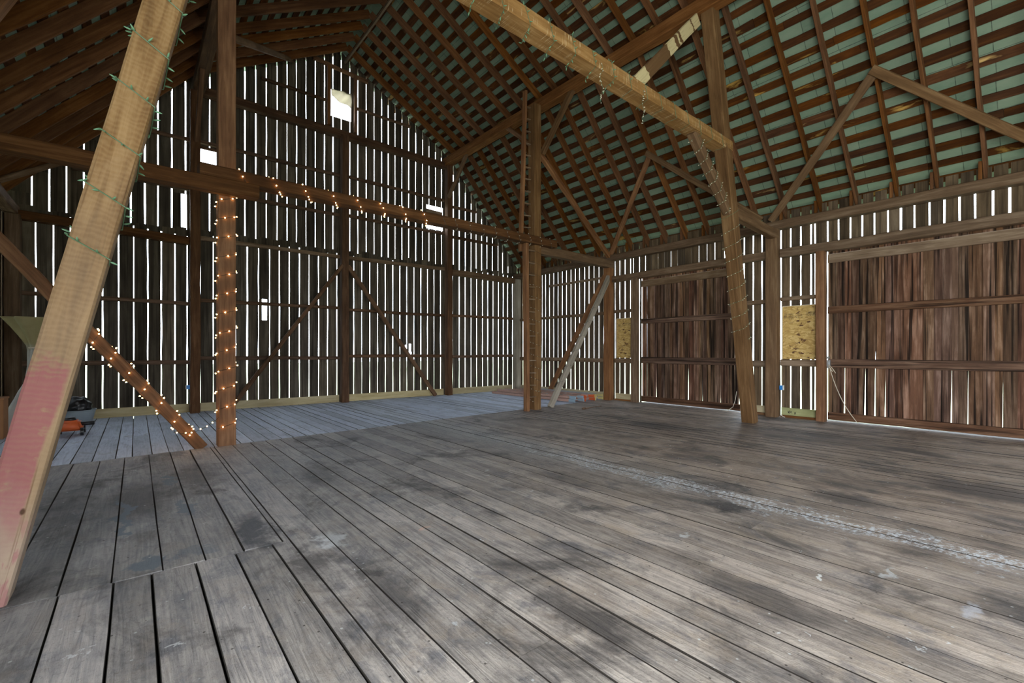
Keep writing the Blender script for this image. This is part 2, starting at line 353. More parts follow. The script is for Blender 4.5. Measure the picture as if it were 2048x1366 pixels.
def timber_bm(L, w, h, jit=.006, c=.014, sag=0, taper=1, cut0=0, cut1=0):
    bm = bmesh.new(); n = max(2, int(L/.3)); rings = []; ofs = [R.uniform(0, 99) for _ in range(3)]
    for k in range(n+1):
        x = L*k/n; s = 1+(taper-1)*k/n; r = []
        dz = -sag*4*(k/n)*(1-k/n)
        jy = noise.noise(Vector((x*.8, ofs[0], 0)))*jit*1.5; jz = noise.noise(Vector((x*.8, ofs[1], 5)))*jit*1.5
        for i, (a, b) in enumerate(section(w*s, h*s, c)):
            e = noise.noise(Vector((x*2.1, ofs[2]+i*3.1, 9)))*jit
            xx = x + (cut0*b/h if k == 0 else 0) + (cut1*b/h if k == n else 0)
            r.append((xx, a+jy+e*(1 if a > 0 else -1), b+jz+dz+e*(1 if b > 0 else -1)))
        rings.append(r)
    loft(bm, rings); return bm
def timber(name, p0, p1, w, h, mat, label=None, cat=None, group=None, up=None, jit=.006, key=None, parent=None, sag=0, c=.014, taper=1, cut0=0, cut1=0):
    if up is None:
        d = Vector(p1)-Vector(p0); up = (0, 1, 0) if abs(d.normalized().z) > .95 else (0, 0, 1)
    m, L = frame(p0, p1, up)
    o = link(name, timber_bm(L, w, h, jit, c, sag, taper, cut0, cut1), M[mat], parent)
    o.matrix_world = m
    if label: tag(o, label, cat, group)
    if key: FR[key] = (m, L, w, h, sag)
    return o
def tube(bm, pts, r, n=5):
    pts = [Vector(p) for p in pts]; rings = []; up = Vector((.3, .2, 1)).normalized()
    for i, p in enumerate(pts):
        d = (pts[min(i+1, len(pts)-1)]-pts[max(i-1, 0)])
        if d.length < 1e-6: d = Vector((0, 0, 1))
        d.normalize(); a = d.cross(up)
        if a.length < 1e-3: a = d.orthogonal()
        a.normalize(); b = d.cross(a)
        rings.append([p+a*(r*math.cos(2*math.pi*k/n))+b*(r*math.sin(2*math.pi*k/n)) for k in range(n)])
    loft(bm, rings)
def cyl(bm, p0, p1, r, n=12, r2=None):
    d = (Vector(p1)-Vector(p0)).normalized(); a = d.orthogonal().normalized(); b = d.cross(a); r2 = r if r2 is None else r2
    loft(bm, [[Vector(p)+a*(q*math.cos(2*math.pi*k/n))+b*(q*math.sin(2*math.pi*k/n)) for k in range(n)] for p, q in ((p0, r), (p1, r2))])

# boards: list of (a0,a1) along the wall and z range; openings cut out; emitted as slightly wavy planks
def subtract(rects, hole):
    out = []; hx0, hx1, hz0, hz1 = hole
    for (x0, x1, z0, z1) in rects:
        if hx1 <= x0 or hx0 >= x1 or hz1 <= z0 or hz0 >= z1: out.append((x0, x1, z0, z1)); continue
        if hz0 > z0: out.append((x0, x1, z0, hz0))
        if hz1 < z1: out.append((x0, x1, hz1, z1))
        a, b = max(z0, hz0), min(z1, hz1)
        if hx0 > x0+.01: out.append((x0, hx0, a, b))
        if hx1 < x1-.01: out.append((hx1, x1, a, b))
    return out
def plank(bm, mp, a0, a1, z0, z1, d0, d1, jit=.004, ztop=None, flare=0):
    n = max(1, int((z1-z0)/.45)); rings = []; o1 = R.uniform(0, 99)
    for k in range(n+1):
        z = z0+(z1-z0)*k/n; e0 = noise.noise(Vector((z*1.7, o1, 1)))*jit*2; e1 = noise.noise(Vector((z*1.7, o1, 7)))*jit*2
        fl = flare*max(0, 1-k/(n*.45)) if flare else 0
        za, zb = (z, z) if (ztop is None or k < n) else (ztop(a0), ztop(a1))
        rings.append([mp(a0+e0+fl, d0, za), mp(a1+e1, d0, zb), mp(a1+e1, d1, zb), mp(a0+e0+fl, d1, za)])
    loft(bm, rings)

# ------------------------------------------------------------------ main dimensions
XL, XR, YB, YF = -2.05, 11.36, 13.60, -5.6
XC = 4.65; RZ, PXR, PXL, PZ, EXR, EXL, EZ = 10.03, 8.22, 1.08, 7.98, 11.35, -2.05, 4.45
def roof_under(x):
    if x > PXR: return PZ+(EZ-PZ)*(x-PXR)/(EXR-PXR)
    if x > XC: return RZ+(PZ-RZ)*(x-XC)/(PXR-XC)
    if x > PXL: return RZ+(PZ-RZ)*(XC-x)/(XC-PXL)
    return PZ+(EZ-PZ)*(PXL-x)/(PXL-EXL)
def yb1(x): return 8.36+.052*(x-1.08)      # the second frame stands slightly askew

# ------------------------------------------------------------------ ground outside, underfloor
bm = bmesh.new(); bmesh.ops.create_grid(bm, x_segments=8, y_segments=8, size=120); 
for v in bm.verts: v.co.z = -1.3
struct('ground', bm, M['grass'])
bm = bmesh.new(); box(bm, XL, XR+.15, YF, YB+.1, -.12, -.07); struct('floor_underlay', bm, M['under'])

# ------------------------------------------------------------------ floor boards
bm = bmesh.new()
def fboard(x0, x1, y0, y1, slant=0):
    n = max(1, int((y1-y0)/.35)); o1 = R.uniform(0, 99); tz = R.uniform(-.002, .002); t2 = R.uniform(-.0025, .0025); rings = []
    rot = .004 if x0 < 2 else .0015
    for k in range(n+1):
        y = y0+(y1-y0)*k/n
        e0 = noise.noise(Vector((y*1.3, o1, 1)))*rot; e1 = noise.noise(Vector((y*1.3, o1, 7)))*rot; w = noise.noise(Vector((y*.6, o1, 3)))*.002
        ya, yb = y, y
        if slant and k == (n if slant > 0 else 0): ya, yb = y+.07*(x0-(x0+x1)/2), y+.07*(x1-(x0+x1)/2)
        b = .003
        rings.append([(x0+e0, ya, -.045), (x1+e1, yb, -.045), (x1+e1, yb, -b+tz+w), (x1+e1-b, yb, t2+tz+w), (x0+e0+b, ya, -t2+tz+w), (x0+e0, ya, -b+tz+w)])
    loft(bm, rings)
near = [-1.93, -1.66, -1.40, -1.14, -.88, -.62, -.36, -.11, .08, .32, .56, .80]
far = [-1.95, -1.68, -1.42, -1.15, -.89, -.63, -.37, -.12, .14, .38, .62, .88]
def rowx(xs, y0, y1, g, sl=0):
    for a, b in zip(xs, xs[1:]):
        gg = g*R.uniform(.5, 1.4)
        c = 8.34+.07*(a+b)/2
        fboard(a+gg/2, b-gg/2, y0 if sl >= 0 else c+.006, c-.006 if sl > 0 else y1, sl)
rowx([XL]+near+[.93], YF, 3.865, .009)
rowx([XL]+far+[.93], 3.88, 0, .008, 1)
x = .93
while x < XR:
    w = R.uniform(.20, .27) if x < 4.9 else R.uniform(.17, .24); x1 = min(x+w, XR+.02); g = R.uniform(.003, .0065)
    c = 8.34+.07*(x+x1)/2
    cuts = [YF]
    if R.random() < .75: cuts.append(R.choice([-.5, 3.87, 3.87, 1.7]) + R.uniform(-.01, .01))
    for a, b in zip(cuts, cuts[1:]): fboard(x+g/2, x1-g/2, a+.002, b-.002)
    fboard(x+g/2, x1-g/2, cuts[-1]+.002, c-.006, 1)
    x = x1
x = XL
while x < XR:
    w = R.uniform(.16, .24); x1 = min(x+w, XR+.02); c = 8.34+.07*(x+x1)/2
    if R.random() < .5:
        m_ = R.uniform(10, 12.5); fboard(x+.003, x1-.003, c+.006, m_-.003, -1); fboard(x+.003, x1-.003, m_+.003, YB)
    else: fboard(x+.003, x1-.003, c+.006, YB, -1)
    x = x1
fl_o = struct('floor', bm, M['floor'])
fl_o.data.materials.append(M['under'])
for p_ in fl_o.data.polygons:
    if abs(p_.normal.x) > .25: p_.material_index = 1   # dirt packed in the seams

# ------------------------------------------------------------------ gable wall (two tiers of vertical boards with daylight between)
LOW = [XL-.05, -1.88, -1.61, -1.35, -1.09, -.84, -.57, -.3, -.04, .21, .46, .72, .96, 1.22, 1.49, 1.72, 1.97, 2.23, 2.5, 2.76, 3.0, 3.25, 3.51, 3.76, 4.02, 4.27, 4.53, 4.78, 5.03, 5.27, 5.52, 5.77, 6.02, 6.27, 6.51, 6.75, 7.0, 7.25, 7.5, 7.74, 7.99, 8.22, 8.47, 8.74, 8.99, 9.24, 9.48, 9.74, 9.98, 10.22, 10.47, 10.7, 10.91, 11.15, XR+.05]
UP = [XL-.05, -1.67, -1.41, -1.15, -.88, -.58, -.35, -.09, .16, .4, .66, .93, 1.19, 1.42, 1.69, 1.94, 2.19, 2.44, 2.69, 2.95, 3.2, 3.44, 3.69, 3.94, 4.19, 4.43, 4.67, 4.92, 5.16, 5.42, 5.67, 5.91, 6.13, 6.36, 6.59, 6.83, 7.08, 7.33, 7.57, 7.81, 8.05, 8.26, 8.52, 8.76, 9.02, 9.26, 9.48, 9.72, 9.96, 10.21, 10.47, 10.69, 10.95, XR+.05]
vo_ = lambda x: .340 if (x > PXR or x < PXL) else .258
mpB = lambda a, d, z: (a, YB+d, z)
bm = bmesh.new()
for i, (a, b) in enumerate(zip(LOW, LOW[1:])):
    g = R.uniform(.016, .028) if b < 5 else R.uniform(.020, .034)+(.010 if b > 8 else 0)
    top = 4.42+R.uniform(-.02, .08)
    rects = [(a+g/2, b-g/2, -.02, top)]
    if i == 17: g = .05; rects = [(a+g/2, b-.012, -.02, top)]
    for h in ((2.58, 2.70, 2.30, 2.86), (6.68, 6.76, 1.38, 1.68), (6.82, 6.90, 1.38, 1.72), (6.72, 6.92, 1.36, 1.46)): rects = subtract(rects, h)
    for q in rects: plank(bm, mpB, q[0], q[1], q[2], q[3], 0, .025, .005)
HOL = [(4.36, 4.96, 8.30, 9.08), (1.17, 1.62, 6.10, 6.52), (7.46, 8.10, 5.57, 6.36), (.84, .955, 4.42, 5.28)]
for a, b in zip(UP, UP[1:]):
    m_ = (a+b)/2; g = R.uniform(.020, .034) if b < 5 else R.uniform(.020, .034)+(.008 if b > 8 else 0)
    bot = 4.31+R.uniform(-.07, .05); tz = roof_under(m_)+vo_(m_)
    if tz < bot+.1: continue
    ra, rb = roof_under(a)+vo_(m_), roof_under(b)+vo_(m_)
    rects = [(a+g/2, b-g/2, bot, min(ra, rb))]
    for h in HOL: rects = subtract(rects, h)
    for q in rects:
        plank(bm, mpB, q[0], q[1], q[2], q[3], .027, .052, .005)
    tp = bmesh  # wedge that follows the rafter line
    lo = min(ra, rb)
    if abs(ra-rb) > .01:
        x0, x1 = a+g/2, b-g/2; P = [(x0, lo-.02), (x1, lo-.02), (x1, rb), (x0, ra)]
        loft(bm, [[(p[0], YB+.053, p[1]) for p in P], [(p[0], YB+.075, p[1]) for p in P]])
struct('wall_back', bm, M['back'])

# ------------------------------------------------------------------ right wall
mpR = lambda a, d, z: (XR+d*.7, a, z)
bm = bmesh.new()
edges = [YB-.02, 13.44, 13.25, 13.05, 12.85, 12.62, 12.4, 12.18, 12.0, 11.8, 11.59, 11.37, 11.17, 10.97, 10.76, 10.56, 10.37, 10.15, 9.96, 9.75, 9.55, 9.35, 9.13, 8.91, 8.74, 8.54, 8.34, 8.24, 8.03, 7.82, 7.62, 7.41, 7.21, 7.01, 6.81, 6.6, 6.4, 6.2, 5.98, 5.78, 5.52, 5.27, 5.05, 4.84, 4.64, 4.43, 4.23, 4.03, 3.83, 3.63, 3.55, 3.32, 3.12, 2.92, 2.72, 2.52, 2.31, 2.11, 1.91, 1.7, 1.5, 1.3, 1.1, .89, .69]
while edges[-1] > YF: edges.append(edges[-1]-.2)
for a, b in zip(edges[1:], edges):
    g = R.uniform(.024, .034) if a > 9.1 else R.uniform(.022, .034)
    rects = [(a+g/2, b-g/2, -.02, 4.64)]
    if 5.55 < a < 7.7: g = R.uniform(.006, .014); rects = [(a+g/2, b-g/2, -.02, 4.64)]
    for h in ((5.06, 7.96, -1, 3.62), (-.35, 3.31, -1, 3.62), (-4.9, -1.2, 0, 2.6)): rects = subtract(rects, h)
    for q in rects: plank(bm, mpR, *q, 0, .025, .004, flare=(.02 if (a > 8.3 and R.random() < .4 and q[2] < 0) else 0))
struct('wall_right', bm, M['side'])

# left wall and near gable (behind the camera: unseen openings added to let daylight in)
mpL = lambda a, d, z: (XL-d, a, z); bm = bmesh.new(); y = YF
while y < YB:
    rects = [(y+.014, y+.25-.014, -.02, 4.6)]
    rects = subtract(rects, (-5.0, -.2, -1, 3.95))
    for q in rects: plank(bm, mpL, *q, 0, .025)
    y += .25
struct('wall_left', bm, M['side'])
mpF = lambda a, d, z: (a, YF-d, z); bm = bmesh.new(); x = XL
while x < XR:
    rects = [(x+.01, x+.25-.01, -.02, roof_under(x+.125)+.02)]
    rects = subtract(rects, (3.3, 7.3, -1, 3.1))
    for q in rects: plank(bm, mpF, *q, 0, .025)
    x += .25
struct('wall_front', bm, M['side'])

# ------------------------------------------------------------------ roof: sheets, laths
slopes = [((XC, RZ), (PXR, PZ), 'upper right'), ((PXR, PZ), (EXR+.10, EZ-.10*(PZ-EZ)/(EXR-PXR)), 'lower right'), ((XC, RZ), (PXL, PZ), 'upper left'), ((PXL, PZ), (EXL-.10, EZ-.10*(PZ-EZ)/(PXL-EXL)), 'lower left')]
def nrm(p, q):
    d = Vector((q[0]-p[0], 0, q[1]-p[1])); n = Vector((-d.z, 0, d.x)); n = n if n.z > 0 else -n
    return n.normalized(), d.normalized(), d.length
RD = .20
bm = bmesh.new(); uvl = bm.loops.layers.uv.new('UVMap')
bl = bmesh.new()
for si, (p, q, nm) in enumerate(slopes):
    n, d, L = nrm(p, q)
    P, Q = Vector((p[0], 0, p[1])), Vector((q[0], 0, q[1]))
    y0, y1 = YF-.3, YB+.35
    if si % 2 == 0: P2 = P-d*.02
    A = P+n*(RD+.03)-d*(.15 if si % 2 == 0 else .055); B = Q+n*(RD+.03)+d*(.045 if si % 2 == 0 else 0)
    vs = [(A.x, y0, A.z), (B.x, y0, B.z), (B.x, y1, B.z), (A.x, y1, A.z)]
    up_ = [tuple(Vector(v)+n*.012) for v in vs]
    v = [bm.verts.new(k) for k in vs+up_]
    uvs = [(y0, 0), (y0, L), (y1, L), (y1, 0)]*2
    for fi in ((0, 3, 2, 1), (4, 5, 6, 7), (0, 1, 5, 4), (1, 2, 6, 5), (2, 3, 7, 6), (3, 0, 4, 7)):
        f = bm.faces.new([v[i] for i in fi])
        for lp, i in zip(f.loops, fi): lp[uvl].uv = (uvs[i][0]+si*.13, uvs[i][1])
    s = .07 if si % 2 == 0 else .10
    while s < L-.05:
        w = R.uniform(.125, .160); a0 = s
        yy = y0
        while yy < y1:
            ln = R.uniform(2.2, 4.5); ye = min(yy+ln, y1)
            m0 = max(1, int((ye-yy)/.4)); rr = []; oo = R.uniform(0, 99); rag = R.random() < .3
            for k in range(m0+1):
                y = yy+(ye-yy)*k/m0
                e0 = noise.noise(Vector((y*2.2, oo, 2)))*(.030 if rag else .008); e1 = noise.noise(Vector((y*2.2, oo, 8)))*.010
                c0 = P+d*(a0+e0)+n*RD; c1 = P+d*(a0+w+e1)+n*RD
                rr.append([(c0.x, y, c0.z), (c1.x, y, c1.z), (c1.x+n.x*.024, y, c1.z+n.z*.024), (c0.x+n.x*.024, y, c0.z+n.z*.024)])
            loft(bl, rr); yy = ye+.004
        s += R.uniform(.285, .315)
ce = struct('ceiling', bm, M['sheet'])
la = link('roof_lath', bl, M['lath'], ce)

# rafters: one object each
RY = [-5.33, -4.7, -4.07, -3.44, -2.81, -2.18, -1.55, -.92, -.29, .34, .97, 1.59, 2.17, 2.81, 3.44, 4.12, 4.75, 5.35, 5.95, 6.55, 7.15, 7.72, 8.31, 8.87, 9.51, 10.14, 10.8, 11.46, 12.0, 12.54, 13.1]
ORD = ['nearest', 'second', 'third', 'fourth', 'fifth', 'sixth', 'seventh', 'eighth', 'ninth', 'tenth', 'eleventh', 'twelfth', 'thirteenth', 'fourteenth', 'fifteenth', 'sixteenth', 'seventeenth', 'eighteenth', 'nineteenth', 'twentieth', 'twenty-first', 'twenty-second', 'twenty-third', 'twenty-fourth', 'twenty-fifth', 'twenty-sixth', 'twenty-seventh', 'twenty-eighth', 'twenty-ninth', 'thirtieth', 'thirty-first']
base_y = {'upper right': 1.2, 'lower right': .1, 'upper left': 3.5, 'lower left': 3.6}
for (p, q, nm) in slopes:
    n, d, L = nrm(p, q)
    ys = list(RY)
    ys = ys[::-1]
    for k, y in enumerate(ys):
        A = Vector((p[0], y, p[1]))+n*RD/2; B = Vector((q[0], y, q[1]))+n*RD/2
        if 'upper' in nm: B = B+d*.12
        A = A-d*(.05 if 'upper' in nm else .02)
        w = .048+R.uniform(-.005, .007)
        rf = timber('rafter', A+Vector((0, R.uniform(-.01, .01), 0)), B, w, RD-.004, 'rafter', 'brown rafter on the %s roof slope, %s from the gable wall' % (nm, 'the nearest' if k == 0 else ORD[k]), 'rafter', 'rafters of the %s slope' % nm, up=n, jit=.007, c=.006)
        if nm == 'lower right':
            ct = timber('cleat', (11.22, y+.055, 4.405), (11.22, y+.055, 4.405+R.uniform(.26, .36)), .09, .045, 'rafter', c=.004, jit=.003)
            ct.parent = rf; ct.matrix_parent_inverse = rf.matrix_world.inverted()
# ridge, hay track
timber('ridge_track', (4.72, YF+.2, RZ-.14), (4.72, 13.45, RZ-.14), .05, .07, 'girt_pale', 'thin pale hay carrier track running under the ridge', 'track', jit=.004, c=.004)
# purlins and plates
def lt(*a, **k): return timber(*a, **k)
lt('purlin', (8.13, YF+.1, 7.84), (8.13, 13.5, 7.84), .24, .26, 'timber', 'long heavy purlin beam under the break of the right roof slope', 'beam')
lt('purlin', (1.17, YF+.1, 7.84), (1.17, 13.5, 7.84), .24, .26, 'timber_dark', 'long heavy purlin beam under the break of the left roof slope', 'beam')
lt('wall_plate', (11.24, YF+.05, 4.31), (11.24, 13.55, 4.31), .20, .19, 'timber_grey', 'wall plate beam along the top of the right wall', 'beam')
lt('wall_plate', (-1.93, YF+.05, 4.31), (-1.93, 13.55, 4.31), .20, .19, 'timber_grey', 'wall plate beam along the top of the left wall', 'beam')
lt('header_beam', (11.24, -.45, 3.66), (11.24, 4.18, 3.67), .18, .19, 'timber_grey', 'long header beam over the right-hand sliding door', 'beam')
lt('header_beam', (11.24, 4.47, 3.67), (11.24, 8.93, 3.66), .18, .18, 'timber_grey', 'header beam over the middle sliding door', 'beam')

# ------------------------------------------------------------------ posts
P = lambda *a, **k: timber('post', *a, cat='post', **k)
P((1.10, 13.38, 0), (1.10, 13.38, 7.72), .20, .20, 'timber_dark', label='dark gable wall post left of the string-lit post')
P((4.68, 13.38, 0), (4.68, 13.38, 7.70), .20, .20, 'timber_dark', label='dark gable wall post where two diagonal braces meet')
P((8.18, 13.38, 0), (8.18, 13.38, 7.72), .20, .20, 'timber_dark', label='gable wall post under the far end of the right purlin')
P((11.2, 13.42, 0), (11.2, 13.42, 4.2), .24, .24, 'palegrey', label='pale weathered post in the far right corner')
P((-1.90, 13.38, 0), (-1.90, 13.38, 4.2), .22, .22, 'timber_grey', label='pale weathered post in the far left corner')
P((-1.93, 11.4, 0), (-1.93, 11.4, 4.2), .16, .18, 'timber_grey', label='weathered stud on the left wall at the photo edge')
for x_, z0_, s_ in ((4.27, 7.95, 'left'), (5.04, 7.95, 'right')):
    lt('stud', (x_, 13.5, z0_), (x_, 13.5, 9.65), .09, .10, 'timber', 'short dark stud on the %s of the topmost gable opening' % s_, 'stud')
P((1.10, 8.46, 0), (1.10, 8.46, 7.72), .24, .22, 'timber', label='tall left post wrapped in glowing string lights', key='p450')
P((7.86, 8.70, 0), (7.86, 8.70, 7.72), .22, .26, 'hewn', label='tall right post beside the fixed ladder', key='p1070')
P((11.14, 8.98, 0), (11.14, 8.98, 4.22), .20, .24, 'timber', label='right wall post left of the small strand board panel')
P((11.18, 8.06, 0), (11.18, 8.06, 3.58), .16, .20, 'timber_grey', label='right wall post between the small strand board and sliding door')
P((11.14, 4.33, 0), (11.14, 4.33, 4.22), .20, .24, 'hewn', label='right wall post between leaning post and large strand board')
P((11.20, 3.39, 0), (11.20, 3.39, 3.58), .16, .16, 'timber', label='right wall post at left edge of the big sliding door')
P((11.14, -.55, 0), (11.14, -.55, 4.22), .20, .24, 'timber', label='right wall post outside the photo edge')
P((9.88, 4.27, 0), (8.20, 4.27, 7.74), .24, .24, 'hewn', label='leaning post on the right with dim string lights', up=(0, 1, 0), key='cant')
P((-.685, 4.03, 0), (.985, 4.03, 7.74), .205, .25, 'painted', label='big leaning golden post in the left foreground with red painted foot', up=(0, 1, 0), key='plank', jit=.004)

# ------------------------------------------------------------------ beams
lt('tie_beam', (XL+.1, 8.20, 3.98), (1.50, 8.22, 3.98), .24, .20, 'timber_dark', 'left tie beam running past the string-lit post to the left wall', 'beam', key='t1l')
lt('tie_beam', (.72, 8.26, 4.17), (8.45, 8.62, 4.25), .26, .19, 'timber_dark', 'long tie beam with glowing string lights across the hall', 'beam', key='t1r')
lt('tie_beam', (7.98, 8.74, 4.09), (11.2, 8.94, 4.11), .20, .22, 'hewn', 'short tie beam from ladder post to the right wall', 'beam')
lt('tie_beam', (.35, 4.29, 5.57), (8.86, 4.29, 5.41), .28, .19, 'hewn_scored', 'high golden tie beam crossing the top of the photo', 'beam', key='t2')
lt('tie_beam', (9.02, 4.27, 4.22), (11.2, 4.29, 4.09), .16, .20, 'hewn', 'short tie beam from leaning post to right wall', 'beam')
# braces
B = lambda p0, p1, w, h, mat, label, **k: timber('brace', p0, p1, w, h, mat, label, 'brace', **k)
B((.78, 8.44, 0.0), (XL+.12, 8.44, 3.68), .15, .16, 'timber', 'diagonal brace with glowing string lights left of the lit post', key='bl')
B((7.97, 8.80, 6.75), (11.15, 8.98, 4.36), .12, .12, 'timber', 'long strut in the roof falling from ladder post to wall plate')
B((8.42, 8.72, 0), (11.08, 8.92, 3.72), .10, .16, 'palegrey', 'pale diagonal plank rising from the floor beside the ladder post', key='br')
B((11.16, 9.12, 3.8), (11.20, 11.65, .05), .10, .15, 'timber', 'red-brown diagonal brace on right wall behind the pale plank')
B((4.60, 13.33, 3.95), (1.82, 13.33, .05), .10, .10, 'girt', 'diagonal pole brace on gable wall falling to the left')
B((4.76, 13.33, 3.95), (7.64, 13.33, .03), .10, .12, 'girt', 'diagonal pole brace on gable wall falling to the right')
B((8.13, 13.30, 6.65), (8.13, 12.2, 7.76), .10, .12, 'hewn', 'knee brace from gable wall post to right purlin')
B((8.0, 8.86, 6.75), (8.1, 10.1, 7.76), .10, .11, 'timber', 'knee brace from ladder post to purlin, far side')
B((8.0, 8.56, 6.50), (8.1, 7.62, 7.74), .11, .13, 'hewn', 'knee brace from ladder post to purlin, near side')
B((1.12, 13.28, 6.5), (1.14, 12.2, 7.76), .10, .12, 'timber_dark', 'knee brace from gable wall post to left purlin')
B((8.06, 4.42, 7.62), (6.05, 4.42, 5.62), .05, .22, 'striped', 'brown and cream bark-striped plank above high tie beam')
B((7.62, 4.29, 5.36), (9.02, 4.27, 4.08), .15, .17, 'hewn', 'brace with dim string lights from high tie beam to leaning post', key='b2')
n_lr = nrm(*slopes[1][:2])[0]; n_ll = nrm(*slopes[3][:2])[0]
def inr(x, y, left=False, o=.03): return Vector((x, y, roof_under(x)))-(n_ll if left else n_lr)*o
B((11.16, 4.36, 4.44), inr(9.73, 2.12, o=.05), .07, .15, 'hewn', 'left leg of the large peaked roof brace over the big sliding door', up=n_lr.cross(Vector((-1.6, -2.2, 1.8))))
B((11.10, .05, 4.46), inr(9.70, 2.18, o=.09), .07, .15, 'hewn', 'right leg of the large peaked roof brace over the big sliding door', up=n_lr.cross(Vector((-1.6, 2.2, 1.8))))
B((11.16, 8.90, 4.44), inr(9.70, 6.52, o=.05), .07, .13, 'timber', 'left leg of the peaked roof brace left of leaning post', up=n_lr.cross(Vector((-1.6, -2.2, 1.8))))
B((11.12, 4.55, 4.50), inr(9.66, 6.60, o=.09), .07, .13, 'hewn', 'right leg of the peaked roof brace left of leaning post', up=n_lr.cross(Vector((-1.6, 2.2, 1.8))))
B((-1.86, 8.50, 4.44), inr(-.40, 6.5, True, .06), .07, .14, 'timber', 'roof brace in the upper left corner of the photo', up=n_ll.cross(Vector((1.6, -2.2, 1.8))))
B((-1.90, 12.1, 4.50), inr(-1.2, 13.2, True, .05), .06, .10, 'timber_grey', 'short pale plank in roof angle at the left photo edge')
B((1.22, 8.55, 6.50), (3.28, 13.40, 9.35), .05, .12, 'hewn', 'long thin plank running from lit post up to gable peak')

# ------------------------------------------------------------------ girts on the gable wall
bays = [(-1.84, 1.0, "left bay, beside the left wall"), (1.2, 4.58, 'bay behind the string-lit post'), (4.78, 8.08, 'bay right of the middle gable post'), (8.28, 11.1, 'bay in the right corner')]
def xr(z):   # where the roof cuts a girt at height z
    if z < EZ: return (-9, 99)
    if z < PZ: k = (z-EZ)/(PZ-EZ); return (EXL+k*(PXL-EXL)+.1, EXR-k*(EXR-PXR)-.1)
    k = (z-PZ)/(RZ-PZ); return (PXL+k*(XC-PXL)+.1, PXR-k*(PXR-XC)-.1)
rows = [(1.20, 1.30, 1.34, 1.30), (2.64, 2.72, 2.70, 2.72), None, (5.38, 5.43, 5.45, 5.40), (6.57, 6.60, 6.60, 6.45)]
nmz = ['waist-high', 'second up', None, 'fourth up', 'fifth up']
for ri, r in enumerate(rows):
    if r is None: continue
    for (x0, x1, nb), z_ in zip(bays, r):
        a, b = xr(z_+.08); a, b = max(a, x0), min(b, x1)
        if b-a < .3: continue
        lt('girt', (a, YB-.06, z_+R.uniform(-.02, .02)), (b, YB-.06, z_+R.uniform(-.02, .02)), .10, .09 if ri else .10, 'girt', 'thin %s girt on the gable wall, %s' % (nmz[ri], nb), 'girt', 'gable wall girts', jit=.010, c=.02)
lt('girt', (-1.84, YB-.12, 4.23), (1.0, YB-.12, 4.12), .18, .18, 'timber_dark', 'broad girt at eaves height on the gable wall, left bay', 'girt')
lt('girt', (1.2, YB-.07, 4.24), (4.58, YB-.07, 4.22), .12, .10, 'girt_pale', 'eaves-height girt on gable wall, bay behind the lit post', 'girt')
lt('girt', (4.78, YB-.07, 4.22), (8.08, YB-.07, 4.26), .12, .11, 'girt_pale', 'eaves-height girt on gable wall, right of the middle post', 'girt')
lt('end_tie_beam', (8.28, YB-.13, 4.17), (11.1, YB-.13, 4.14), .20, .20, 'hewn', 'heavy end tie beam in the far right corner at eaves height', 'beam')
lt('collar_beam', (1.2, YB-.14, 7.80), (8.08, YB-.14, 7.72), .20, .20, 'timber_dark', 'heavy collar beam high on the gable wall', 'beam')
lt('girt', (2.55, YB-.06, 8.66), (4.24, YB-.06, 8.66), .09, .07, 'girt', 'thin girt above gable collar beam, left of top opening', 'girt')
lt('girt', (5.07, YB-.06, 8.70), (6.85, YB-.06, 8.70), .09, .07, 'girt', 'thin girt above gable collar beam, right of top opening', 'girt')
lt('girt', (3.85, YB-.08, 9.72), (5.42, YB-.08, 9.60), .10, .10, 'timber', 'short girt just under the gable peak', 'girt')
# girts on the right wall
G = lambda y0, y1, z, lab, w=.10, h=.11, mat='girt_pale': lt('girt', (XR-.06, y0, z), (XR-.06, y1, z), w, h, mat, lab, 'girt', 'right wall girts', jit=.008, c=.02)
G(9.1, 13.3, 2.66, 'middle girt on the right wall in the corner bay', h=.10); G(9.1, 13.3, 1.20, 'waist-high girt on right wall in the corner bay', h=.13)
G(9.15, 11.75, 3.77, 'rough pole girt high on the right wall in the corner bay', w=.07, h=.08)
G(8.17, 8.86, 2.68, 'girt just above the small strand board panel', h=.09); G(8.17, 8.86, 1.19, 'girt under the small strand board panel', h=.14)
G(4.46, 5.06, 2.62, 'girt behind the leaning post, middle height', h=.10); G(4.46, 5.06, 1.18, 'girt behind the leaning post, waist height', h=.14)
G(3.48, 4.20, 2.65, 'girt just above the large strand board panel', h=.09); G(3.48, 4.20, 1.22, 'girt under the large strand board panel', h=.15)
# new lumber baseboards
def basebd(name, p0, p1, mat='new', h=.205, z=.105):
    o = timber(name, (p0[0], p0[1], z), (p1[0], p1[1], z), .04, h, mat, c=.003, jit=.001); tag(o, kind='structure'); return o
for a, b in ((-1.78, 1.0), (1.2, 4.58), (4.78, 8.08), (8.28, 11.08)): basebd('baseboard_back', (a, YB-.03), (b, YB-.03))
for a, b, mt in ((9.12, 13.3, 'new'), (8.17, 8.85, 'new'), (4.46, 5.0, 'new'), (3.48, 4.20, 'newgreen')): GREEN_BD = basebd('baseboard_right', (XR-.03, a), (XR-.03, b), mt)
for a, b in ((8.17, 8.85), (4.46, 5.0), (3.48, 4.2)):
    o = timber('trim_1', (XR-.06, a, .0), (XR-.06, b, .0), .10, .09, 'timber', c=.01); tag(o, kind='structure')
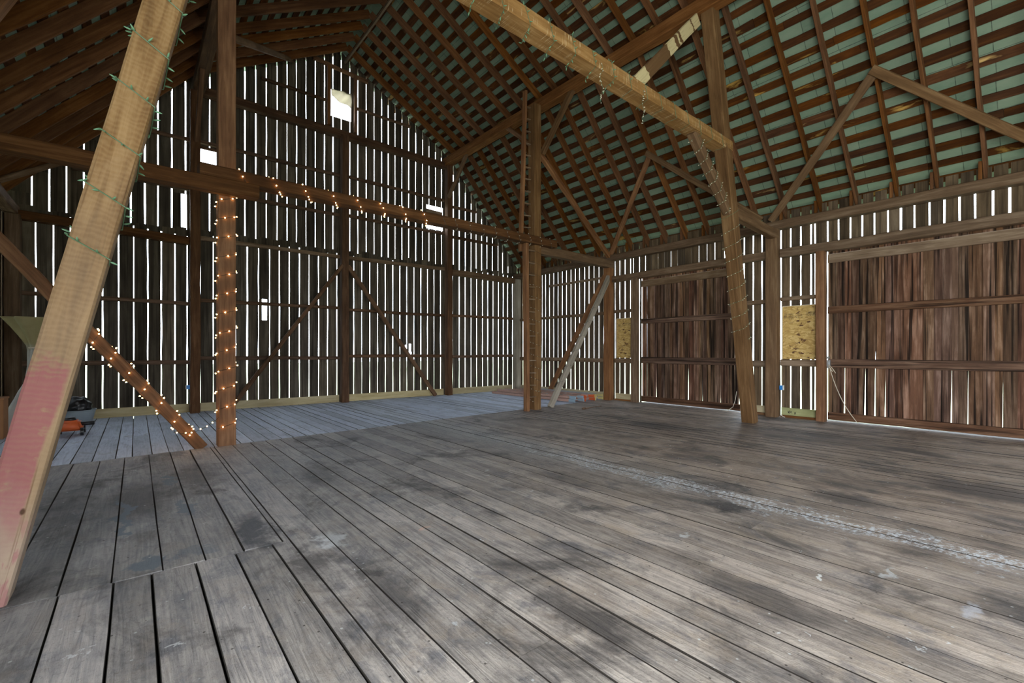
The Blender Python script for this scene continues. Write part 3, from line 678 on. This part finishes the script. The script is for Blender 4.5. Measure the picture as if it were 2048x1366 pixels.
# rough jagged dark ends of the old siding along the eaves line
# ------------------------------------------------------------------ sliding doors hung outside the right wall
def door(name, y0, y1, opens, z1=3.63, flare_r=0):
    bm = bmesh.new(); y = y0; XD = XR+.10; mp = lambda a, d, z: (XD+d, a, z)
    i = 0
    while y < y1-.03:
        w = R.uniform(.085, .19); ye = min(y+w, y1)
        if y1-ye < .05: ye = y1
        g = -.008; fl = 0; dd = .014*(i % 2)
        for (oy, gg, ff) in opens:
            if y <= oy < ye: g = gg; fl = ff
        plank(bm, mp, y+g/2, ye-g/2, .02+R.uniform(0, .02), z1, dd, dd+.022, .001 if not fl else .002, flare=fl)
        y = ye; i += 1
    d = tag(link(name, bm, M['door']), kind='structure')
    for zz, hh in ((3.44, .19), (2.35, .15), (1.22, .18), (.10, .16)):
        timber('rail', (XD-.045, y0+.01, zz), (XD-.045, y1-.01, zz), .05, hh, 'rail' if zz < 3 else 'girt_pale', parent=None, c=.01, jit=.005).parent = d
    return d
door('door_1', 5.15, 8.0, [(5.3, .03, .07), (6.2, -.004, .03), (7.6, -.004, .04), (7.3, -.004, .03), (6.6, -.004, .03), (5.7, -.004, .03), (7.8, .02, 0)])
door('door_2', -.9, 3.335, [(2.66, -.004, .03), (2.79, -.003, .04), (3.05, -.004, .05), (3.12, -.004, .03), (2.4, -.004, .03), (1.5, -.003, .025), (1.3, -.004, .02), (.8, -.004, .02)])
# dark ground sill outside the doors
bm = bmesh.new(); box(bm, XR-.02, XR+.3, -.9, 8.0, -.10, -.012); struct('trim_2', bm, M['under'])

# ------------------------------------------------------------------ strand board panels with printed stamps
def osb(y0, y1, z0, z1, label, blocks):
    t_ = thing('strand_board', label, 'panel', (XR-.035, y0, z0))
    bm = bmesh.new(); box(bm, 0, .015, 0, y1-y0, 0, z1-z0); link('board', bm, M['osb'], t_)
    for (u0, u1, v0, v1, rowsn) in blocks:
        bm = bmesh.new()
        for r_ in range(rowsn):
            h = (v1-v0)/rowsn; u = u0+R.uniform(0, .02)
            while u < u1:
                wl = R.uniform(.008, .02); hh = h*.62
                zc = (z1-z0)*1-(v0+r_*h+h/2)
                k = R.choice((0, 1, 2))
                yA = (y1-y0)-u
                sk = .004
                if k == 0: bars = [(0, .3, 0, 1), (0, 1, .0, .25), (0, 1, .75, 1)]
                elif k == 1: bars = [(0, .3, 0, 1), (.7, 1, 0, 1), (0, 1, .4, .62)]
                else: bars = [(.35, .65, 0, 1), (0, 1, .78, 1)]
                for (a, b, c_, d_) in bars:
                    box(bm, -.0015, -.0002, yA-wl*b, yA-wl*a, zc-hh/2+hh*c_, zc-hh/2+hh*d_)
                u += wl+R.choice((.004, .004, .018))
        link('stamp', bm, M['black'], t_)
    bm = bmesh.new(); box(bm, -.006, .015, y1-y0, y1-y0+.02, -.01, z1-z0+.005); box(bm, -.004, .015, -.02, y1-y0, z1-z0, z1-z0+.012)
    link('edge_strip', bm, M['rope'], t_)
osb(3.50, 4.18, 1.30, 2.48, 'large yellow strand board panel with dark printed stamp on right wall', [(.02, .085, .17, .27, 3), (.10, .22, .16, .30, 5), (.27, .39, .16, .24, 3), (.27, .40, .25, .27, 1), (.46, .64, .14, .24, 5)])
osb(8.20, 8.82, 1.28, 2.46, 'smaller yellow strand board panel further back on the right wall', [(.05, .14, .15, .24, 3), (.16, .44, .13, .18, 1), (.16, .50, .19, .215, 1), (.46, .47, .34, .44, 3)])
# handwritten marks on treated lumber
for grp in (((4.07, .14), (4.055, .13), (4.03, .15), (4.00, .14)), ((3.94, .12), (3.92, .13))):
    bm = bmesh.new()
    for k_, (yy, zz) in enumerate(grp):
        cyl(bm, (XR-.0525, yy, zz), (XR-.0525, yy-.014, zz-.05), .004, 5)
        if k_+1 < len(grp): cyl(bm, (XR-.0525, yy-.014, zz-.05), (XR-.0525, grp[k_+1][0], grp[k_+1][1]), .003, 5)
    o = link('pencil_mark', bm, M['black'], GREEN_BD); o.matrix_parent_inverse = GREEN_BD.matrix_world.inverted()

# ------------------------------------------------------------------ fixed ladder beside the ladder post
lad = thing('ladder', 'tall fixed wooden ladder nailed beside the right post', 'ladder', (7.42, 8.62, 0))
def rel(o, par): o.parent = par; o.matrix_parent_inverse = par.matrix_world.inverted()
bpy.context.view_layer.update()
def part(o, par):
    mw = o.matrix_world.copy(); o.parent = par; o.matrix_parent_inverse = Matrix.Translation(-Vector(par.location)); return o
part(timber('rail', (7.46, 8.55, 0), (7.46, 8.60, 4.16), .09, .16, 'timber'), lad)
part(timber('rail', (7.52, 8.86, 4.0), (7.50, 8.66, 7.95), .07, .13, 'timber', up=(0, 1, 0)), lad)
z_ = .33; k = 0
while z_ < 7.7:
    xa = 7.50 if z_ < 4.1 else 7.54
    part(timber('rung', (xa, 8.58 if z_ < 4.1 else 8.78, z_), (7.79, 8.60 if z_ < 4.1 else 8.74, z_+R.uniform(-.015, .015)), .055, .026, 'girt_pale', c=.004, jit=.002), lad); z_ += .3048

# ------------------------------------------------------------------ string lights
def bulb_mesh(name, mat, r, ln, tip=True):
    bm = bmesh.new(); n = 6
    prof = [(0, .4), (.25, 1), (.6, .9), (.9, .45), (1, .12)]
    loft(bm, [[(ln*x, r*q*math.cos(2*math.pi*k/n), r*q*math.sin(2*math.pi*k/n)) for k in range(n)] for x, q in prof])
    me = bpy.data.meshes.new(name); bm.to_mesh(me); bm.free(); me.materials.append(M[mat])
    for p in me.polygons: p.use_smooth = True
    return me
BM_LIT = bulb_mesh('bulb', 'bulb_lit', .0095, .022); BM_DIM = bulb_mesh('bulb', 'bulb_dim', .006, .028)
BM_LEAF = bulb_mesh('bulb', 'leafgreen', .0065, .042)
def string(label, pts, nrms, spacing, mesh, wire, r=.0028, group=None, maxb=95, inward=.0):
    bm = bmesh.new(); tube(bm, pts, r, 4)
    root = link('string_light', bm, M[wire]); tag(root, label, 'string lights', group)
    acc = 0; nb = 0; nxt = spacing*.5
    for (a, b, na) in zip(pts, pts[1:], nrms):
        a, b = Vector(a), Vector(b); L = (b-a).length
        while acc+L >= nxt and nb < maxb:
            p = a.lerp(b, (nxt-acc)/L if L else 0)
            d = (Vector(na)+Vector((R.uniform(-.6, .6), R.uniform(-.6, .6), R.uniform(-.6, .6)))).normalized()
            o = bpy.data.objects.new('bulb', mesh); C.objects.link(o); o.parent = root
            m_ = d.to_track_quat('X', 'Z').to_matrix().to_4x4(); m_.translation = p+d*.003; o.matrix_world = m_
            nxt += spacing*R.uniform(.75, 1.25); nb += 1
        acc += L
    return root
def wrap(key, x0, x1, turns, off=.008, steps=40, ph=0, droop=0, rev=False):
    m, L, w, h, sag = FR[key]; pts = []; ns = []
    per = [(-w/2-off, -h/2-off), (w/2+off, -h/2-off), (w/2+off, h/2+off), (-w/2-off, h/2+off)]
    ln = [w, h, w, h]; tot = 2*(w+h); N = int(turns*steps)
    for i in range(N+1):
        f = i/N; x = x0+(x1-x0)*f; s = ((ph+f*turns*(-1 if rev else 1)) % 1)*tot; k = 0
        while s > ln[k] and k < 3: s -= ln[k]; k += 1
        a, b = per[k], per[(k+1) % 4]; q = min(1, s/ln[k])
        y, z = a[0]+(b[0]-a[0])*q, a[1]+(b[1]-a[1])*q
        nn = [(0, 0, -1), (0, 1, 0), (0, 0, 1), (0, -1, 0)][k]
        z -= sag*4*(x/L)*(1-x/L)
        p = m @ Vector((x, y, z))
        if droop: p.z -= droop*abs(noise.noise(Vector((x*5, 1, i*.05))))
        pts.append(p); ns.append(m.to_3x3() @ Vector(nn))
    return pts, ns
p_, n_ = wrap('p450', .28, 3.95, 12.5); string('glowing string lights spiralling up the tall left post', p_, n_, .145, BM_LIT, 'wire_dark', maxb=98)
p_, n_ = wrap('bl', .25, 2.75, 8.5, ph=.3); string('glowing string lights wound round the left diagonal brace', p_, n_, .11, BM_LIT, 'wire_dark', maxb=60)
p_, n_ = wrap('t1r', .15, 4.3, 9, droop=.05); string('glowing string lights on left half of the long tie beam', p_, n_, .115, BM_LIT, 'wire_dark', maxb=80)
p_, n_ = wrap('t1r', 4.3, 7.6, 9, droop=.07, ph=.2); string('faint string lights on right half of the long tie beam', p_, n_, .10, BM_DIM, 'wire_dark', maxb=90)
p_, n_ = wrap('p1070', .2, 4.0, 13, rev=True); string('faint string lights spiralling up the ladder post', p_, n_, .12, BM_DIM, 'wire_dark', maxb=95)
p_, n_ = wrap('br', .4, 4.0, 7); string('faint string lights on the pale diagonal plank by the ladder post', p_, n_, .16, BM_DIM, 'wire_dark', maxb=40)
p_, n_ = wrap('cant', 1.75, 4.4, 9.5, ph=.1); string('unlit string lights around the leaning post', p_, n_, .09, BM_DIM, 'wire_green', maxb=98)
p_, n_ = wrap('b2', .1, 1.7, 7, ph=.1); string('unlit string lights around brace beside the leaning post', p_, n_, .055, BM_DIM, 'wire_green', maxb=95)
p_, n_ = wrap('t2', 2.2, 8.2, 15, off=.012, droop=.10, ph=.2); string('unlit green string lights looped along the high tie beam', p_, n_, .085, BM_LEAF, 'wire_green', r=.0032, maxb=100)
p_, n_ = wrap('plank', 2.1, 5.0, 8.1, ph=.30, rev=True); string('green string lights wound round the big foreground post', p_, n_, .10, BM_LEAF, 'wire_green', r=.0036, maxb=90)
# two loose ends hanging from the high tie beam
def hang(label, x, y, z0, z1, mat='wire_green'):
    pts = [Vector((x+.03*math.sin(i*.9), y, z0+(z1-z0)*i/14)) for i in range(15)]
    string(label, pts, [(R.uniform(-1, 1), R.uniform(-1, 1), -.3) for _ in pts], .045, BM_DIM, mat, r=.002, maxb=24)
hang('loose end of string lights hanging by the ladder-side purlin', 4.98, 4.14, 5.46, 4.90)
hang('long loose end of string lights hanging left of striped plank', 5.95, 4.14, 5.44, 4.92)
# slack length crossing from brace foot to lit post
pts = [Vector((.42+(.98-.42)*i/12, 8.30, .30-.10*i/12*(1-i/12)*4+.16*i/12)) for i in range(13)]
string('slack glowing string between diagonal brace and lit post', pts, [(0, -1, .3)]*13, .10, BM_LIT, 'wire_dark', maxb=6)

# ------------------------------------------------------------------ small items
# outlets
def outlet(label, x, y, z, axis, conduit=True):
    t_ = thing('outlet_box', label, 'outlet', (x, y, z))
    bm = bmesh.new(); box(bm, -.03, .03, -.035, .035, -.05, .05); bmesh.ops.bevel(bm, geom=bm.edges[:], offset=.006, segments=2, affect='EDGES'); link('box', bm, M['blue'], t_)
    bm = bmesh.new()
    if axis == 'x': box(bm, -.032, .03, -.045, -.035, -.052, .052)
    else: box(bm, -.038, .038, -.044, -.035, -.055, .055)
    link('cover', bm, M['white'], t_)
    if conduit:
        bm = bmesh.new(); tube(bm, [(0, .01, -.05), (0, .01, -z+.04), (0, -.03, -z+.02), (-.03, -.08, -z+.01)], .008, 6); link('conduit', bm, M['white'], t_)
outlet('blue outlet box with white conduit beside large strand board', 11.20, 4.16, .66, 'x')
outlet('small blue outlet box low on right wall left of small strand board', 11.20, 9.16, .72, 'x', False)
t_ = thing('outlet_box', 'blue outlet box on left gable wall post', 'outlet', (.96, 13.36, .62)); bm = bmesh.new(); box(bm, -.035, .035, -.03, .03, -.05, .05); bmesh.ops.bevel(bm, geom=bm.edges[:], offset=.006, segments=2, affect='EDGES'); link('box', bm, M['blue'], t_)
bm = bmesh.new(); box(bm, -.048, -.035, -.03, .03, -.045, .045); link('cover', bm, M['white'], t_)
# door latch with rope
t_ = thing('door_latch', 'galvanised door latch with knotted cord at the big sliding door', 'latch', (11.30, 3.27, 1.22))
bm = bmesh.new(); box(bm, -.03, .02, -.02, .05, -.06, .07); box(bm, -.045, -.03, -.005, .03, -.10, .02); cyl(bm, (-.05, .02, .12), (.02, .02, .12), .025, 10); link('plate', bm, M['metal'], t_)
pts = [Vector((11.26, 3.26-.50*(i/20)**1.15, 1.16*(1-i/20)-.12*math.sin(math.pi*i/20)+.012)) for i in range(21)]
bm = bmesh.new(); tube(bm, pts, .0065, 6)
tube(bm, [(11.25, 3.27, 1.20), (11.24, 3.20, 1.12), (11.24, 3.14, 1.02)], .006, 5); tube(bm, [(11.25, 3.27, 1.18), (11.24, 3.22, 1.08), (11.24, 3.19, 1.05)], .008, 5)
tag(link('rope', bm, M['rope'], smooth=True), 'pale rope hanging from the door latch down to the floor', 'rope')
bm = bmesh.new(); tube(bm, [(11.30, 5.20, .50), (11.28, 5.22, .3), (11.26, 5.27, .12), (11.22, 5.40, .012), (11.2, 5.5, .012)], .006, 5)
tag(link('rope', bm, M['rope'], smooth=True), 'short pale rope end at bottom right of the middle sliding door', 'rope')
bm = bmesh.new(); tube(bm, [(8.87, 7.92, .014), (9.25, 7.97, .018), (9.62, 8.0, .016)], .012, 6); cyl(bm, (8.78, 7.9, .02), (8.88, 7.92, .02), .028, 8)
tag(link('stick', bm, M['girt'], smooth=True), 'dark stick lying on the floor in front of the ladder pile', 'stick')
# extension ladders lying in a pile
def floor_ladder(label, x0, x1, y0, y1, z, railmat, endmat, two=True, rot=0):
    t_ = thing('extension_ladder', label, 'ladder', ((x0+x1)/2, (y0+y1)/2, 0), 'ladders lying on the floor'); t_.rotation_euler = (0, 0, rot)
    hw, hl = (x1-x0)/2, (y1-y0)/2
    for lv in range(2 if two else 1):
        for s in (-1, 1):
            xx = s*(hw-lv*.03); bm = bmesh.new(); zz = z+lv*.088
            box(bm, xx-.004, xx+.004, -hl, hl-lv*.25, zz, zz+.082); box(bm, xx-.018*(s > 0)-.004, xx+.018*(s < 0)+.004, -hl, hl-lv*.25, zz, zz+.008); box(bm, xx-.018*(s > 0)-.004, xx+.018*(s < 0)+.004, -hl, hl-lv*.25, zz+.074, zz+.082)
            link('rail', bm, M[railmat], t_)
            bm = bmesh.new(); box(bm, xx-.010, xx+.010, -hl-.03, -hl+.20, zz-.002, zz+.086); link('end_cap', bm, M[endmat], t_)
        y = -hl+.2
        while y < hl-.1-lv*.25:
            bm = bmesh.new(); box(bm, -hw+.01+lv*.03, hw-.01-lv*.03, y-.018, y+.018, z+lv*.088+.03, z+lv*.088+.06); link('rung', bm, M['alu'], t_); y += .305
    return t_
floor_ladder('front pink-railed extension ladder with blue-grey end in the floor pile', 9.66, 10.06, 9.08, 12.85, .012, 'fiber', 'bluegrey', rot=.03)
floor_ladder('middle extension ladder with orange end in the floor pile', 10.18, 10.58, 9.08, 12.7, .012, 'fiber', 'orange', rot=.0)
floor_ladder('rear grey extension ladder with yellow end in the floor pile', 10.66, 11.0, 9.10, 12.1, .012, 'alu', 'yellow')
# canvas, tub, bag, orange machine, brown box in the far left corner
cx, cyy = -1.43, 12.2
prof = [(2.10, .40, .07), (2.06, .39, .05), (1.92, .29, .04), (1.75, .18, .03), (1.58, .095, .015), (1.50, .085, .01), (1.2, .10, .01), (.92, .12, .015), (.75, .19, .03), (.50, .27, .04), (.25, .32, .05), (.02, .33, .05)]
bm = bmesh.new(); rings = []
for (z, r, fl) in prof:
    sh = -.12*max(0, min(1, (1.2-z)/1.2)) + .02*math.sin(z*3)
    rings.append([(cx+sh+(r+fl*math.sin(7*a+z*1.5)+.01*math.sin(13*a))*math.cos(a), cyy+(r*.7+fl*.8*math.sin(7*a+z*1.5))*math.sin(a), z) for a in [2*math.pi*k/56 for k in range(56)]])
loft(bm, rings[::-1])
cv = link('canvas_chute', bm, M['canvas'], None, True); tag(cv, 'tall tied canvas sack with flared top in the far left corner', 'canvas')
bm = bmesh.new(); tube(bm, [(cx+.102*math.cos(a), cyy+.08*math.sin(a), 1.54) for a in [2*math.pi*k/16 for k in range(17)]], .012, 6); link('tie_cord', bm, M['rope'], cv)
t_ = thing('storage_box', 'brown wooden box at the left edge of the photo', 'box', (-1.86, 11.55, 0))
bm = bmesh.new(); box(bm, -.15, .14, -.2, .2, 0, .66); bmesh.ops.bevel(bm, geom=bm.edges[:], offset=.008, segments=1, affect='EDGES'); link('body', bm, M['card'], t_)
bm = bmesh.new(); box(bm, -.16, .15, -.21, .21, .66, .69); link('lid', bm, M['card'], t_)
# tub
def ringlist(cx, cy, prof, n=32): return [[(cx+r*math.cos(2*math.pi*k/n), cy+r*math.sin(2*math.pi*k/n), z) for k in range(n)] for z, r in prof]
bm = bmesh.new(); loft(bm, ringlist(-.92, 12.7, [(.0, .22), (.26, .28), (.30, .285), (.30, .30), (.285, .30), (.285, .27), (.02, .21)])); 
tag(link('plastic_tub', bm, M['tub'], None, True), 'grey plastic tub on the floor behind the big foreground post', 'tub')
bm = bmesh.new(); bmesh.ops.create_icosphere(bm, subdivisions=4, radius=1)
for v in bm.verts:
    n_ = noise.noise(v.co*2.3)*.22+abs(noise.noise(v.co*5.1))*.16; v.co = v.co*(1+n_)
    v.co = Vector((-.92+v.co.x*.21, 12.7+v.co.y*.21, max(.10, .36+v.co.z*.19)))
tag(link('rubbish_bag', bm, M['black'], None, True), 'crumpled black plastic bag in the grey tub', 'bag')
t_ = thing('garden_machine', 'small orange machine with black wheels behind the foreground post', 'machine', (-.90, 11.2, 0))
bm = bmesh.new(); box(bm, -.15, .18, -.22, .22, .09, .26)
for v in bm.verts:
    if v.co.z > .2: v.co.x *= .7; v.co.y *= .75
bmesh.ops.bevel(bm, geom=bm.edges[:], offset=.03, segments=3, affect='EDGES'); link('housing', bm, M['orange'], t_, True)
for wx, wy in ((-.14, -.2), (.17, -.2), (-.14, .2), (.17, .2)):
    bm = bmesh.new(); cyl(bm, (wx-.02, wy, .07), (wx+.02, wy, .07), .07, 18); link('wheel', bm, M['black'], t_)
bm = bmesh.new(); cyl(bm, (0, 0, .25), (0, 0, .31), .09, 20, .07); box(bm, .10, .32, -.06, .06, .16, .22); link('engine_cover', bm, M['black'], t_, True)
# fabric flap hanging in the top gable opening, boards left in the other opening
bm = bmesh.new(); N = 10; gr = [[None]*(N+1) for _ in range(N+1)]
for i in range(N+1):
    for j in range(N+1):
        u, v = i/N, j/N; zlow = 8.86-.20*u; z = 9.10-(9.10-zlow)*v
        gr[i][j] = bm.verts.new((4.37+.58*u, YB-.01+.03*math.sin(u*9+v*4), z-.02*math.sin(u*5)))
for i in range(N):
    for j in range(N): bm.faces.new((gr[i][j], gr[i+1][j], gr[i+1][j+1], gr[i][j+1]))
bmesh.ops.solidify(bm, geom=bm.faces[:], thickness=.006)
M['flap'] = plain('pale_torn_fabric', (.60, .55, .46), .9, nz=.2, nscale=5)
tag(link('fabric_flap', bm, M['flap'], None, True), 'torn canvas flap hanging across the top gable opening', 'fabric')
lt('loose_board', (7.46, YB+.08, 6.18), (8.10, YB+.08, 6.16), .02, .13, 'girt_pale', 'pale loose board across the right gable opening', 'board')
lt('loose_board', (1.17, YB+.01, 6.50), (1.62, YB+.01, 6.50), .02, .07, 'girt', 'ragged board edge over the left gable opening', 'board')
